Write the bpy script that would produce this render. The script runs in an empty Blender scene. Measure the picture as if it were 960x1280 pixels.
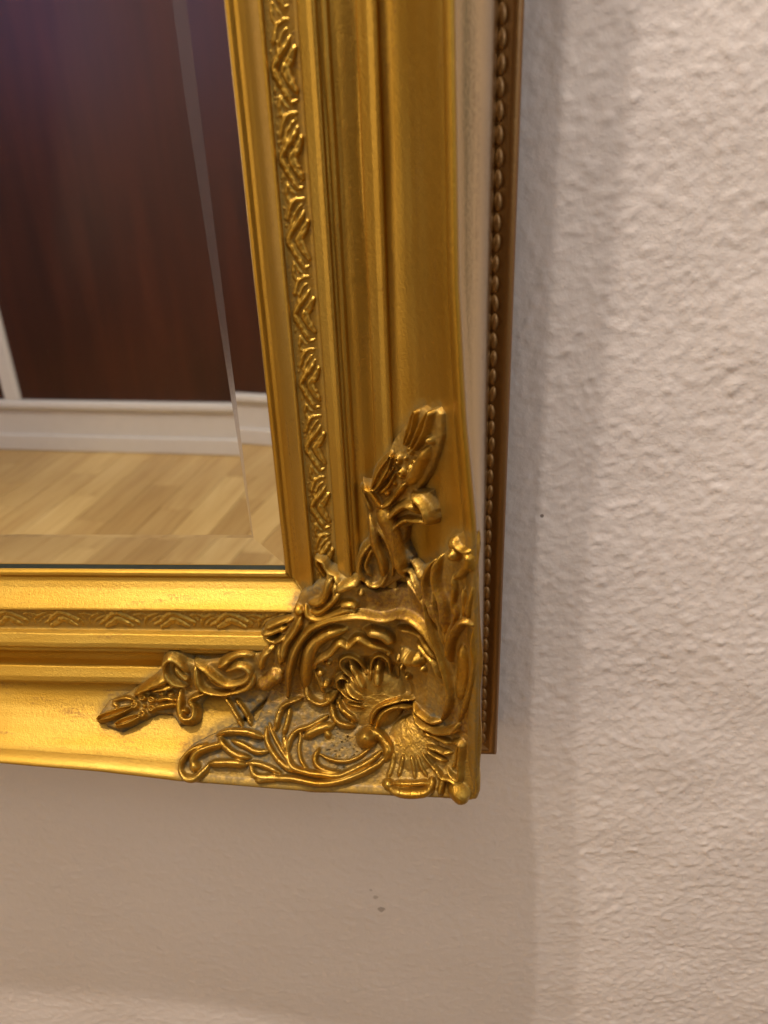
import bpy, math
import numpy as np
from mathutils import Matrix, Vector

MM = 0.001
scene = bpy.context.scene
col = scene.collection

# ---------------------------------------------------------------- camera
camd = bpy.data.cameras.new('camera')
camd.sensor_fit = 'HORIZONTAL'; camd.sensor_width = 36.0; camd.lens = 36.04
camd.clip_start = 0.01; camd.clip_end = 50.0
camd.dof.use_dof = True; camd.dof.focus_distance = 0.292; camd.dof.aperture_fstop = 17.0
cam = bpy.data.objects.new('camera', camd); col.objects.link(cam)
right = Vector((0.99667, 0.073096, -0.036137))
up = Vector((0.000192, 0.441070, 0.897472))
back = Vector((0.081541, -0.894491, 0.439588))
m = Matrix.Identity(4)
for i, v in enumerate((right, up, back)):
    for j in range(3): m[j][i] = v[j]
m.translation = (0.060645, -0.247106, 0.145639)
cam.matrix_world = m
scene.camera = cam

# ---------------------------------------------------------------- light
world = bpy.data.worlds.new('World'); scene.world = world; world.use_nodes = True
bg = world.node_tree.nodes['Background']
bg.inputs['Color'].default_value = (1.0, 0.86, 0.74, 1); bg.inputs['Strength'].default_value = 0.25

def point_lamp(name, loc, watts, rgb, radius):
    d = bpy.data.lights.new(name, 'POINT'); d.energy = watts; d.color = rgb; d.shadow_soft_size = radius
    o = bpy.data.objects.new(name, d); o.location = loc; col.objects.link(o); return o
def area_lamp(name, loc, target, size, watts, rgb):
    d = bpy.data.lights.new(name, 'AREA'); d.energy = watts; d.color = rgb; d.shape = 'RECTANGLE'; d.size, d.size_y = size
    o = bpy.data.objects.new(name, d); o.location = loc
    o.rotation_euler = (Vector(target) - Vector(loc)).to_track_quat('-Z', 'Y').to_euler(); col.objects.link(o); return o
# two small bulbs high on the wall side throw the double shadow; a soft overhead area light is added as fill
point_lamp('ceiling_bulb', (-0.150, -0.350, 1.40), 43.0, (1.0, 0.88, 0.77), 0.012)
point_lamp('ceiling_bulb', (-0.275, -0.340, 1.40), 43.0, (1.0, 0.88, 0.77), 0.012)
area_lamp('overhead_fill', (-0.4, -1.05, 1.9), (-0.4, -0.8, 0), (1.3, 1.0), 11.0, (1.0, 0.88, 0.74))
area_lamp('warm_left_fill', (-1.35, -0.95, 0.35), (0.0, 0.0, 0.0), (0.7, 1.1), 6.5, (1.0, 0.78, 0.52))  # added warm fill from the left, brightens the upright rail like room bounce
area_lamp('hall_light', (1.7, -1.2, 0.9), (0.1, 0, 0.1), (0.8, 1.2), 12.0, (0.92, 0.95, 1.0))
area_lamp('window_light', (-1.95, -0.05, 0.95), (-1.95, -1.0, 0.95), (0.7, 1.1), 6.0, (0.46, 0.42, 1.0))

scene.view_settings.view_transform = 'Standard'; scene.view_settings.look = 'None'
scene.view_settings.exposure = -0.08; scene.view_settings.gamma = 1.0
scene.cycles.use_denoising = True
scene.cycles.max_bounces = 8; scene.cycles.caustics_reflective = False; scene.cycles.caustics_refractive = False
scene.cycles.sample_clamp_indirect = 6.0

# ---------------------------------------------------------------- frame profile (mm)
# u = distance outward from the sight edge, h = height towards the viewer, s = distance along a rail from the corner
U_OUT_S = [-72, -10, 30, 40, 70, 110, 180, 400, 2000]
U_OUT_V = [72.0, 71.6, 70.0, 69.5, 66.4, 63.9, 62.4, 62.0, 62.0]
H_OUT_V = [42.0, 41.2, 40.0, 39.8, 39.2, 38.7, 38.5, 38.5, 38.5]
IN_U = [0.0, 0.15, 0.7, 1.5, 2.2, 2.7, 4.0, 6.0, 8.0, 10.0, 11.3, 11.9, 12.2, 12.5, 13.0, 21.3, 21.5, 21.9, 23.2, 24.6, 26.0, 26.8, 27.1,
        27.3, 28.0, 28.3, 28.9, 29.6, 30.0, 30.5, 33.5, 36.5, 37.0, 37.4, 38.6, 40.2, 41.8, 42.8, 43.2, 43.5, 44.5]
IN_H = [0.2, 1.2, 2.0, 2.3, 2.1, 1.7, 2.2, 4.0, 6.4, 9.0, 10.6, 10.9, 10.6, 9.6, 9.3, 9.6, 10.6, 12.2, 13.2, 14.3, 14.9, 14.8, 14.2,
        13.0, 12.8, 13.2, 13.5, 13.2, 12.7, 11.9, 12.4, 11.6, 11.8, 12.6, 13.6, 15.0, 15.8, 15.9, 15.4, 14.0, 13.9]
CO_T = [0.0, 0.08, 0.2, 0.35, 0.5, 0.65, 0.76, 0.82, 0.835, 0.845, 0.86, 0.88, 0.91, 0.94, 0.97, 0.99, 1.0]
CO_Q = [0.0, 0.02, 0.085, 0.205, 0.365, 0.55, 0.70, 0.775, 0.782, 0.85, 0.91, 0.95, 0.985, 1.0, 0.985, 0.955, 0.90]
ENV_U = [0.0, 6.0, 12.0, 20.0, 27.0, 36.0, 44.5]
ENV_H = [3.0, 7.5, 11.6, 13.3, 15.2, 15.8, 16.4]
def u_out(s): return np.interp(s, U_OUT_S, U_OUT_V)
def h_out(s): return np.interp(s, U_OUT_S, H_OUT_V)
def base_h(u, s):
    uo = u_out(s); t = np.clip((u - 44.5) / (uo - 44.5), 0, 1)
    return np.where(u < 44.5, np.interp(u, IN_U, IN_H), 13.9 + np.interp(t, CO_T, CO_Q) * (h_out(s) - 13.9))
def env_h(x, z):
    k = 7.0
    u = k * np.logaddexp(x / k, -z / k)          # smooth mitre
    u = np.where(np.abs(x + z) > 40, np.maximum(x, -z), u)
    s = np.where(x > -z, z, -x)
    uo = u_out(s); t = np.clip((u - 44.5) / (uo - 44.5), 0, 1)
    co = np.interp(t, [0, .2, .4, .6, .8, 1.0], [0.0, .12, .32, .56, .80, 1.0])
    return np.where(u < 44.5, np.interp(u, ENV_U, ENV_H), 16.4 + co * (h_out(s) - 17.0))
def env_s(x, z):
    o = (-1.6, -0.8, 0.0, 0.8, 1.6); return sum(env_h(x + a, z) + env_h(x, z + a) for a in o) / 10.0
def edge_out(s):
    """outline of the casting: the carved forms swell a little past the frame edge"""
    return u_out(s) + 0.15 + 0.7 * np.exp(-((s - 33) / 6.0) ** 2) + 0.55 * np.exp(-((s + 12) / 7.0) ** 2) + 0.8 * np.exp(-((s + 46) / 8.0) ** 2) + 0.5 * np.exp(-((s + 66) / 5.0) ** 2)
def round_corner(V):
    """takes the sharp outer corner off: a square of frame becomes a quarter round"""
    V = np.array(V, float); c = 67.0
    dx, dz = V[..., 0] - c, -V[..., 2] - c; k = (dx > 0) & (dz > 0)
    f = np.where(k, 0.55 + 0.45 * np.maximum(dx, dz) / (np.hypot(dx, dz) + 1e-9), 1.0)
    V[..., 0] = np.where(k, c + dx * f, V[..., 0]); V[..., 2] = np.where(k, -c - dz * f, V[..., 2])
    return V
PH_V, PH_H = 56.83, 90.98
ELEMENTS = [
('ground','m',[(6.9,-3.5),(15.7,3.0),(23.5,6.8),(30.3,4.3),(35.8,0.6),(46.3,3.9),(51.1,13.0),(56.8,19.0),(61.1,26.1),(62.6,31.7),(66.9,36.3),(70.5,32.3),(71.9,27.9),(74.3,-74.9),(37.6,-75.3),(13.9,-75.0),(-7.2,-74.5),(-27.9,-73.1),(-34.3,-71.1),(-38.0,-68.7),(-40.5,-64.2),(-36.3,-59.9),(-29.3,-57.5),(-21.0,-54.7),(-12.4,-53.9),(-9.1,-48.5),(-5.7,-40.1),(-8.0,-32.0),(-2.7,-21.7),(2.3,-13.7)],1.43,1.6),
('ground','m',[(32.5,43.4),(35.6,42.1),(36.6,45.5),(40.5,52.1),(44.1,58.3),(48.1,64.6),(51.0,69.5),(53.7,71.5),(55.7,70.7),(58.6,73.2),(60.0,71.6),(60.2,64.8),(59.0,59.5),(56.4,50.9),(53.9,45.6),(52.3,42.6),(55.8,43.9),(57.8,38.1),(57.2,33.5),(51.4,30.0),(47.9,27.2),(47.2,21.6),(49.7,16.2),(47.1,7.4),(38.7,1.4),(31.6,2.7),(29.4,10.1),(30.6,17.2),(33.3,20.4),(35.0,26.6),(33.9,32.6)],0.83,1.5),
('ground','m',[(-74.6,-52.8),(-71.2,-48.7),(-62.8,-45.8),(-56.6,-41.6),(-50.7,-37.8),(-47.1,-34.9),(-47.7,-30.2),(-43.9,-27.8),(-38.1,-30.8),(-34.9,-32.5),(-24.7,-30.5),(-16.9,-29.3),(-10.6,-27.3),(-2.0,-25.4),(-2.4,-38.3),(-8.5,-47.7),(-15.0,-52.8),(-18.6,-54.7),(-24.4,-48.0),(-31.6,-46.7),(-35.2,-50.8),(-35.9,-55.1),(-42.0,-55.9),(-45.3,-53.0),(-51.0,-52.8),(-58.4,-55.1),(-64.0,-57.2),(-70.6,-55.8)],0.98,1.5),
('shell','d',[(33.1,-45.1)],12.58,3.6),
('fan','d',[(49.1,-57.7)],10.36,2.2),
('knob','b',[(30.8,-58.0)],3.99,1.3),
('leaf','l',[(52.9,69.7),(51.5,64.2),(49.2,58.2)],1.62,1.3),
('leaf','l',[(57.8,71.4),(55.7,64.8),(52.6,58.0)],2.19,1.3),
('bud','b',[(57.5,62.5)],1.58,1.3),
('stem','r',[(56.8,59.4),(54.8,54.6),(52.8,49.7),(49.4,44.3)],1.76,0.9),
('petal','o',[(50.9,56.4)],1.54,2.0),
('petal','o',[(52.4,52.8)],1.54,2.0),
('petal','o',[(50.6,50.0)],1.56,2.0),
('petal','o',[(47.2,47.4)],1.58,2.0),
('petal','o',[(46.0,51.9)],1.57,2.0),
('flower_centre','b',[(48.8,53.0)],0.89,1.7),
('leaf','l',[(43.2,53.0),(39.9,48.0),(36.7,41.7)],2.28,1.3),
('stem','r',[(43.9,48.6),(40.9,45.6),(37.9,42.0)],0.76,1.4),
('stem','r',[(44.5,46.6),(42.0,43.1),(38.6,39.4)],0.84,1.2),
('bead','b',[(44.2,43.2)],0.99,1.4),
('bead','b',[(41.1,39.7)],1.23,1.3),
('stem','r',[(49.0,44.6),(45.4,40.0),(42.2,36.8),(39.0,34.5)],1.04,1.4),
('leaf','r',[(32.0,40.7),(35.1,40.6),(37.9,36.2),(39.4,33.9)],0.93,1.4),
('leaf','r',[(32.6,39.7),(34.3,35.7),(35.6,32.7)],0.7,1.2),
('scroll','r',[(51.0,41.4),(54.2,40.3),(56.1,37.9),(57.0,34.6),(55.4,32.0)],1.35,1.3),
('scroll','r',[(41.2,31.0),(45.2,34.2),(49.2,37.0),(52.1,37.3),(53.1,35.4)],1.46,1.3),
('scroll','r',[(42.7,25.8),(45.5,28.9),(49.0,31.3),(52.4,32.2),(56.4,33.2)],1.16,1.2),
('stem','r',[(39.0,34.0),(41.9,27.5),(43.4,21.3),(45.0,14.2),(45.9,9.8)],3.37,0.55),
('leaf','r',[(34.7,30.5),(35.9,25.5),(36.8,19.7),(38.6,13.8),(38.8,8.2)],1.68,1.1),
('leaf','r',[(37.1,27.6),(39.8,23.0),(41.6,18.1),(42.7,12.6),(41.9,7.9)],0.8,1.5),
('loop','r',[(31.9,5.3),(34.9,3.7),(37.9,4.8),(40.0,8.3)],0.9,1.3),
('loop','r',[(35.6,19.2),(33.8,15.5),(32.8,11.7),(34.3,7.5)],0.81,1.3),
('loop','r',[(34.9,21.0),(32.3,17.7),(30.8,14.4),(30.2,9.7),(31.9,5.3)],1.09,1.3),
('leaf','r',[(46.2,12.0),(49.8,9.7),(52.4,6.8),(54.6,2.0)],0.8,1.5),
('leaf','r',[(46.5,8.6),(50.2,6.1),(54.0,3.0),(55.8,-0.1)],0.8,1.5),
('leaf','r',[(49.3,14.8),(52.1,12.6),(54.1,10.1)],1.19,0.8),
('leaf','r',[(22.7,0.9),(26.5,3.9),(30.4,5.4)],1.73,1.2),
('bead','b',[(30.5,0.4)],1.32,1.5),
('leaf','r',[(11.4,-6.3),(16.0,-4.4),(18.5,-0.0),(19.5,5.5),(18.4,7.9)],1.51,1.1),
('leaf','r',[(11.6,-9.7),(16.1,-8.3),(20.4,-4.1),(23.3,-0.2)],1.26,1.2),
('leaf','r',[(9.7,-7.7),(10.6,-11.2),(15.0,-11.7),(21.5,-8.5),(25.9,-6.2),(28.3,-6.9)],1.27,1.3),
('leaf','r',[(14.0,11.9),(17.1,10.8),(18.6,7.7),(22.0,5.7),(23.3,2.2)],0.91,1.4),
('leaf','r',[(23.5,-4.8),(26.9,-3.6),(29.0,-5.1)],1.34,1.3),
('bead','b',[(6.7,-9.9)],2.22,1.0),
('stem','r',[(21.5,2.4),(21.3,-1.6),(19.4,-5.8)],1.0,1.1),
('plume','r',[(58.1,20.6),(56.2,15.6),(55.4,11.0),(56.1,5.5),(57.7,1.4),(59.1,-3.7)],1.05,1.4),
('plume','r',[(60.5,23.6),(59.4,18.1),(59.8,12.1),(61.7,7.1),(62.4,0.7),(62.8,-4.6)],1.46,1.2),
('plume','r',[(64.6,19.3),(65.0,13.9),(64.7,9.2),(65.1,3.6)],0.9,1.3),
('plume','r',[(67.5,15.4),(67.9,9.1),(67.6,5.3)],0.82,1.2),
('plume','r',[(70.6,19.6),(69.3,11.2),(69.0,5.7)],0.89,1.2),
('bud','b',[(64.9,26.8)],2.27,1.3),
('collar','r',[(64.2,32.6),(65.6,30.5),(67.3,29.7),(69.5,30.7)],0.94,1.4),
('leaf','b',[(63.9,30.1)],2.12,0.9),
('scroll','r',[(67.5,29.4),(69.1,27.7),(67.8,22.8),(65.2,18.4)],1.24,1.2),
('bud','b',[(69.9,24.8)],2.38,0.7),
('leaf','r',[(71.1,31.8),(71.9,28.4),(71.6,22.3)],0.57,1.2),
('plume','r',[(54.8,6.2),(56.6,-2.3),(59.4,-11.3),(62.1,-19.2),(64.0,-29.0),(62.8,-37.6),(60.6,-43.6)],1.11,1.5),
('plume','r',[(57.6,8.1),(59.4,-1.4),(62.3,-11.7)],0.76,1.4),
('plume','r',[(61.7,7.7),(61.7,0.3),(63.1,-9.4)],1.16,1.2),
('plume','r',[(64.7,9.8),(65.6,4.8),(63.5,-5.8),(63.9,-14.3)],0.88,1.2),
('side_leaf','r',[(63.9,-15.4),(64.2,-7.4),(66.0,-0.7),(68.4,4.4),(70.7,3.6)],1.23,1.5),
('side_leaf','r',[(70.6,3.6),(70.3,-4.2),(70.8,-10.3),(70.0,-20.6),(68.4,-30.9),(66.3,-39.7)],0.89,1.2),
('side_leaf','r',[(67.3,-7.2),(67.4,-17.0),(66.2,-29.3)],2.24,0.5),
('shell_scroll','r',[(0.2,-46.1),(1.5,-35.7),(3.6,-27.6),(7.0,-21.5),(11.2,-16.1),(16.0,-13.1),(22.4,-10.1),(29.9,-8.1),(37.7,-9.1),(44.4,-7.2),(49.8,-6.5),(54.3,-7.9),(57.4,-11.1),(60.2,-16.2)],1.45,1.5),
('shell_scroll','r',[(43.3,-13.5),(49.0,-12.5),(53.6,-12.1),(56.0,-15.0),(59.1,-18.2)],1.13,1.4),
('leaf','r',[(51.8,-16.4),(54.5,-18.3),(58.4,-20.5),(60.5,-25.7)],1.03,1.4),
('frond','r',[(7.3,-40.5),(8.3,-32.1),(10.3,-24.9),(14.0,-20.7),(18.8,-17.5),(24.0,-15.5)],2.47,0.9),
('frond','r',[(31.7,-15.1),(37.5,-16.1),(41.3,-19.8)],2.32,1.0),
('frond','r',[(45.3,-23.1),(48.7,-25.3),(54.0,-22.5)],2.89,0.85),
('bead','b',[(53.9,-26.9)],1.53,1.3),
('scalloped_rim','r',[(11.2,-32.6),(13.0,-28.8),(17.8,-25.6),(21.9,-20.9),(25.0,-21.8),(28.6,-18.0),(32.5,-20.2),(36.8,-21.7),(40.2,-23.7)],1.33,1.4),
('bead','b',[(16.7,-30.1)],1.49,1.4),
('bead','b',[(13.4,-34.4)],1.8,1.4),
('bead','b',[(15.1,-39.7)],1.61,1.4),
('bead','b',[(16.1,-46.0)],2.13,1.4),
('bead','b',[(39.7,-24.3)],1.56,1.4),
('bead','b',[(43.5,-27.0)],1.57,1.4),
('bead','b',[(45.0,-30.6)],1.33,1.4),
('bead','b',[(47.6,-33.7)],1.57,1.4),
('scroll','r',[(11.2,-34.4),(12.9,-39.1),(14.1,-44.1)],0.86,1.2),
('scroll','r',[(7.6,-40.5),(8.4,-45.6),(12.0,-48.3),(15.6,-47.7),(18.7,-44.6)],1.37,1.3),
('flute','r',[(28.6,-39.4),(24.2,-35.4),(21.4,-31.8),(21.6,-28.4),(24.7,-26.9),(28.1,-28.7),(30.9,-34.4)],0.75,1.5),
('flute','r',[(24.9,-30.4),(27.3,-34.6),(30.2,-39.0)],1.25,1.3),
('flute','r',[(28.9,-47.0),(23.8,-45.1),(19.9,-41.5),(19.4,-37.9),(21.6,-36.5),(23.8,-38.6)],0.8,1.5),
('flute','r',[(22.4,-39.5),(25.4,-42.6),(29.2,-45.6)],1.21,1.3),
('flute','r',[(32.3,-36.2),(33.1,-28.9),(35.7,-25.8),(39.1,-28.0),(40.0,-34.6)],0.74,1.5),
('flute','r',[(35.4,-29.7),(35.3,-33.6),(35.0,-37.9)],1.49,1.1),
('flute','r',[(23.6,-48.3),(26.4,-48.2),(29.7,-49.1)],1.01,1.3),
('scalloped_rim','r',[(17.1,-48.3),(18.3,-52.3),(21.0,-54.5),(25.8,-55.1)],1.36,1.4),
('scalloped_rim','r',[(19.7,-47.5),(21.4,-50.4),(25.0,-52.6),(26.3,-53.6)],1.26,1.3),
('bead','b',[(19.7,-47.9)],1.37,1.3),
('bead','b',[(25.6,-53.3)],1.51,1.3),
('scroll','r',[(32.1,-54.5),(34.1,-50.6),(37.7,-47.1),(42.4,-44.9),(49.2,-43.1)],1.1,1.4),
('scroll','r',[(34.5,-55.3),(37.7,-50.8),(42.4,-47.6),(48.6,-46.3)],1.35,1.4),
('scroll','r',[(27.7,-57.2),(32.2,-56.2),(36.3,-57.4),(39.0,-60.3),(38.2,-63.0)],2.09,1.1),
('scroll','r',[(-7.0,-68.5),(3.0,-68.3),(13.0,-69.3),(20.9,-68.8),(27.8,-67.1),(34.6,-64.7),(38.5,-62.2)],1.18,1.5),
('scroll','r',[(1.4,-62.1),(2.6,-64.7),(5.8,-66.2),(12.9,-67.1),(20.9,-67.3),(27.7,-65.3),(32.5,-63.5),(36.4,-61.1)],1.29,1.4),
('scroll','r',[(13.1,-60.9),(11.8,-63.3),(13.2,-65.2),(17.8,-66.4),(21.5,-66.3)],1.09,1.4),
('scroll','r',[(13.4,-62.3),(17.6,-63.5),(22.6,-63.9),(27.5,-62.9),(32.5,-60.3)],0.74,1.5),
('leaf','r',[(9.3,-66.0),(6.6,-64.0),(5.5,-61.1),(5.8,-58.1),(5.2,-56.4)],0.75,1.4),
('leaf','r',[(1.3,-62.1),(2.0,-58.8),(4.8,-56.5),(9.3,-55.4),(15.9,-52.3)],1.11,1.4),
('leaf','r',[(7.4,-58.2),(11.9,-56.4),(18.0,-54.8)],1.91,1.0),
('bead','b',[(16.1,-57.4)],1.5,1.1),
('leaf','r',[(-7.5,-55.8),(-6.5,-59.6),(-2.5,-63.5),(2.3,-66.0),(5.1,-66.7)],1.1,1.4),
('leaf','r',[(-6.7,-54.7),(-3.6,-58.9),(0.4,-62.8),(4.2,-65.7)],0.85,1.4),
('leaf','r',[(5.6,-46.4),(-0.3,-48.9),(-2.7,-51.8),(-3.9,-56.6)],1.22,1.4),
('leaf','r',[(1.3,-50.1),(0.5,-54.0),(-0.8,-57.7)],1.01,1.3),
('leaf','r',[(-0.6,-57.9),(0.5,-61.5)],0.9,1.2),
('leaf','r',[(-26.1,-58.0),(-21.2,-57.2),(-14.6,-57.3),(-8.2,-58.5)],1.45,1.3),
('leaf','r',[(-25.4,-58.6),(-21.6,-61.4),(-17.0,-63.1),(-12.9,-63.4)],1.33,1.3),
('leaf','r',[(-20.3,-59.3),(-15.2,-60.6),(-10.7,-62.0),(-6.1,-61.9)],1.12,1.2),
('stem','r',[(-28.1,-65.0),(-21.1,-64.8),(-13.9,-65.1)],1.43,1.3),
('scroll','r',[(-23.1,-60.3),(-27.6,-61.1),(-31.8,-62.2),(-34.2,-63.9),(-34.2,-66.0)],1.39,1.3),
('bead','b',[(-33.4,-65.8)],2.12,1.3),
('scroll','r',[(-29.7,-60.4),(-35.1,-61.9),(-38.5,-64.3),(-39.2,-66.8),(-36.8,-68.6),(-33.0,-68.6),(-30.0,-67.1),(-27.8,-65.1)],1.22,1.4),
('leaf','r',[(-13.7,-64.7),(-8.1,-65.1),(-0.7,-67.0)],1.06,1.3),
('leaf','r',[(-12.5,-65.4),(-9.5,-67.9),(-1.2,-67.9)],1.11,1.3),
('scroll','r',[(-9.9,-69.0),(-6.2,-68.6),(-1.9,-68.5)],1.16,1.2),
('twig','r',[(-24.3,-46.7),(-20.7,-51.4),(-17.0,-55.7)],1.25,1.3),
('twig','r',[(-19.8,-47.6),(-16.3,-51.3),(-13.6,-55.4)],1.08,1.3),
('ribbon','r',[(-35.1,-31.7),(-30.8,-33.6),(-26.8,-37.4),(-23.2,-39.8),(-19.4,-39.7),(-15.3,-37.8),(-13.4,-34.7),(-14.8,-32.2),(-18.0,-31.8),(-22.8,-34.8)],1.29,1.4),
('ribbon','r',[(-34.7,-33.7),(-33.9,-40.7),(-30.9,-44.2),(-25.4,-45.3),(-19.8,-43.9),(-13.9,-40.4),(-12.3,-35.8)],1.62,1.2),
('ribbon','r',[(-30.2,-37.3),(-26.2,-41.2),(-19.3,-42.0)],0.81,1.2),
('leaf','r',[(-39.5,-42.1),(-43.8,-39.8),(-46.4,-35.2),(-45.8,-30.7),(-43.4,-29.1),(-40.3,-30.6),(-37.9,-35.3)],1.3,1.4),
('leaf','r',[(-42.4,-33.1),(-40.5,-36.4),(-37.8,-39.2)],1.08,1.2),
('scroll','r',[(-41.5,-43.6),(-41.6,-48.1),(-41.3,-52.1),(-39.2,-54.5),(-35.9,-54.0),(-35.6,-51.2),(-37.3,-48.5),(-35.1,-46.5),(-30.7,-44.8)],1.47,1.3),
('bead','b',[(-39.3,-51.7)],1.63,1.5),
('stem','r',[(-25.5,-33.2),(-21.6,-29.7),(-17.0,-27.8),(-11.9,-27.7)],1.28,1.2),
('stem','r',[(-10.7,-41.5),(-7.3,-39.5),(-2.0,-34.9)],3.23,0.6),
('leaf','r',[(-8.4,-20.3),(-4.1,-19.3),(1.3,-16.8)],1.19,1.3),
('leaf','r',[(-7.3,-21.4),(-3.8,-22.9),(1.1,-20.6)],0.99,1.3),
('leaf','r',[(-7.1,-18.1),(-1.9,-15.5),(3.9,-13.5)],1.18,1.2),
('stem','r',[(7.7,-11.7),(5.1,-17.3),(0.8,-23.7),(-0.8,-30.0)],1.38,1.2),
('stem','r',[(-3.7,-24.2),(-7.6,-27.8),(-9.3,-33.6)],1.35,1.2),
('stem','r',[(-1.8,-25.6),(-1.7,-31.4)],1.0,1.1),
('leaf','l',[(-73.2,-54.2),(-67.8,-53.0),(-60.6,-50.9)],2.22,1.3),
('leaf','l',[(-65.3,-55.5),(-61.6,-54.6),(-57.4,-53.4)],2.11,1.3),
('leaf','r',[(-68.6,-49.2),(-63.7,-47.9),(-59.4,-48.6)],0.97,1.3),
('leaf','r',[(-68.5,-49.6),(-66.1,-50.8)],0.97,1.1),
('petal','o',[(-56.7,-47.5)],1.84,2.0),
('petal','o',[(-53.0,-48.2)],1.84,2.0),
('petal','o',[(-52.7,-51.1)],1.83,2.0),
('petal','o',[(-56.3,-52.8)],1.83,2.0),
('petal','o',[(-59.5,-50.2)],1.84,2.0),
('flower_centre','b',[(-55.8,-50.3)],1.06,1.6),
('stem','r',[(-59.5,-46.7),(-53.4,-41.8),(-45.8,-38.3)],1.83,1.1),
('stem','r',[(-53.0,-45.0),(-48.6,-43.0),(-43.8,-41.6)],1.3,1.2),
('stem','r',[(-50.9,-48.9),(-46.8,-47.6),(-43.1,-48.4)],1.3,1.2),
('stem','r',[(-51.2,-51.0),(-46.7,-50.1),(-42.7,-49.7)],1.3,1.2),
('bead','b',[(-49.3,-45.8)],1.45,1.2),
('bead','b',[(-45.6,-45.8)],1.45,1.2),
('fan_rib','r',[(53.9,-52.9),(60.0,-51.7),(64.2,-50.8)],1.16,1.1),
('fan_rib','r',[(55.0,-57.0),(60.4,-56.5),(63.6,-55.1)],1.07,1.2),
('fan_rib','r',[(54.4,-58.4),(58.7,-59.5),(61.5,-59.3)],1.07,1.2),
('fan_rib','r',[(52.6,-60.0),(55.1,-62.5),(57.6,-64.4)],0.73,1.0),
('fan_rib','r',[(50.5,-61.1),(51.5,-63.7),(53.6,-66.1)],0.73,1.0),
('fan_rib','r',[(48.0,-61.4),(48.7,-64.0),(49.1,-67.1)],0.73,1.0),
('fan_rib','r',[(45.0,-61.6),(44.0,-64.4),(43.0,-66.8)],0.78,1.0),
('fan_rib','r',[(41.4,-61.2),(40.5,-64.5),(39.1,-67.3)],0.88,0.9),
('border','r',[(41.4,-68.6),(47.5,-68.5),(54.7,-67.6)],1.07,1.3),
('border','r',[(39.9,-70.2),(46.6,-70.7),(53.4,-69.9),(56.2,-67.2)],1.46,1.2),
('bead','b',[(39.2,-68.9)],2.15,1.1),
('bead','b',[(55.5,-67.1)],1.55,1.1),
('border','r',[(64.4,-49.5),(67.7,-47.8),(67.2,-56.2),(66.5,-63.0),(63.5,-63.3),(61.6,-61.6)],1.05,1.4),
('border','r',[(66.3,-49.3),(65.2,-57.6),(63.6,-60.5)],0.76,1.2),
('border','r',[(57.3,-62.7),(59.5,-65.3),(62.5,-64.9),(66.6,-65.3)],1.16,1.3),
('border','r',[(60.0,-65.6),(58.2,-70.3)],1.16,1.2),
('bud','b',[(65.3,-68.1)],4.08,0.8),
('scroll','r',[(49.3,-47.5),(51.9,-49.4),(55.5,-50.1),(60.6,-48.3),(64.9,-44.0),(66.7,-39.8)],1.45,1.3),
('scroll','r',[(49.5,-44.4),(52.0,-46.8),(56.1,-47.2),(60.1,-44.9)],1.17,1.2)]
MOTIF = [
('r',[(-1.84,11.57),(-2.23,8.59),(-1.66,6.0)],0.61,1.2),
('r',[(-1.61,11.18),(-0.83,9.34),(0.12,8.26)],0.53,1.2),
('r',[(2.41,7.19),(0.1,7.02),(-1.33,5.49),(-2.67,1.39)],0.73,1.2),
('r',[(1.79,5.77),(-0.14,3.92),(-1.89,-0.2)],0.61,1.2),
('r',[(2.01,3.82),(0.39,1.17),(-1.7,-1.59),(-2.73,-3.98),(-1.74,-6.81),(-0.08,-10.08),(0.92,-12.02),(2.3,-11.53)],0.98,1.15),
('l2',[(2.7,0.95),(1.28,-2.01),(0.0,-4.0),(0.77,-6.42),(2.45,-9.48)],1.47,1.0),
('b',[(-3.7,4.73)],0.65,0.8),
('b',[(-3.35,0.02)],0.65,0.8),
('b',[(-3.05,-5.59)],0.65,0.8),
('b',[(-3.53,2.38)],0.53,0.8),
('b',[(-3.12,-8.83)],0.61,0.8)]

# ---------------------------------------------------------------- helpers
rng = np.random.default_rng(7)
def link(o, parent=None):
    col.objects.link(o)
    if parent is not None: o.parent = parent
    return o
def empty(name, label=None, cat=None, loc=(0, 0, 0), parent=None):
    o = bpy.data.objects.new(name, None); o.location = loc; o.empty_display_size = 0.02
    if label: o['label'] = label
    if cat: o['category'] = cat
    return link(o, parent)
def mesh_np(name, V, F, mats, smooth=True):
    """V (n,3) mm, F (m,4) or (m,3) ints"""
    me = bpy.data.meshes.new(name)
    V = np.asarray(V, np.float32) * MM; F = np.asarray(F, np.int32); k = F.shape[1]
    me.vertices.add(len(V)); me.vertices.foreach_set('co', V.ravel())
    me.loops.add(F.size); me.loops.foreach_set('vertex_index', F.ravel())
    me.polygons.add(len(F)); me.polygons.foreach_set('loop_start', np.arange(0, F.size, k, dtype=np.int32))
    try: me.polygons.foreach_set('loop_total', np.full(len(F), k, np.int32))
    except Exception: pass
    me.update(calc_edges=True)
    me.polygons.foreach_set('use_smooth', np.full(len(F), smooth, bool))
    me.materials.append(mats)
    return me
def obj(name, me, parent=None, **props):
    o = bpy.data.objects.new(name, me)
    for k, v in props.items(): o[k] = v
    return link(o, parent)
def grid_faces(nr, nc, flip=False):
    a = np.arange(nr * nc).reshape(nr, nc)
    q = np.stack([a[:-1, :-1], a[:-1, 1:], a[1:, 1:], a[1:, :-1]], -1).reshape(-1, 4)
    return q[:, ::-1] if flip else q
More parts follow.
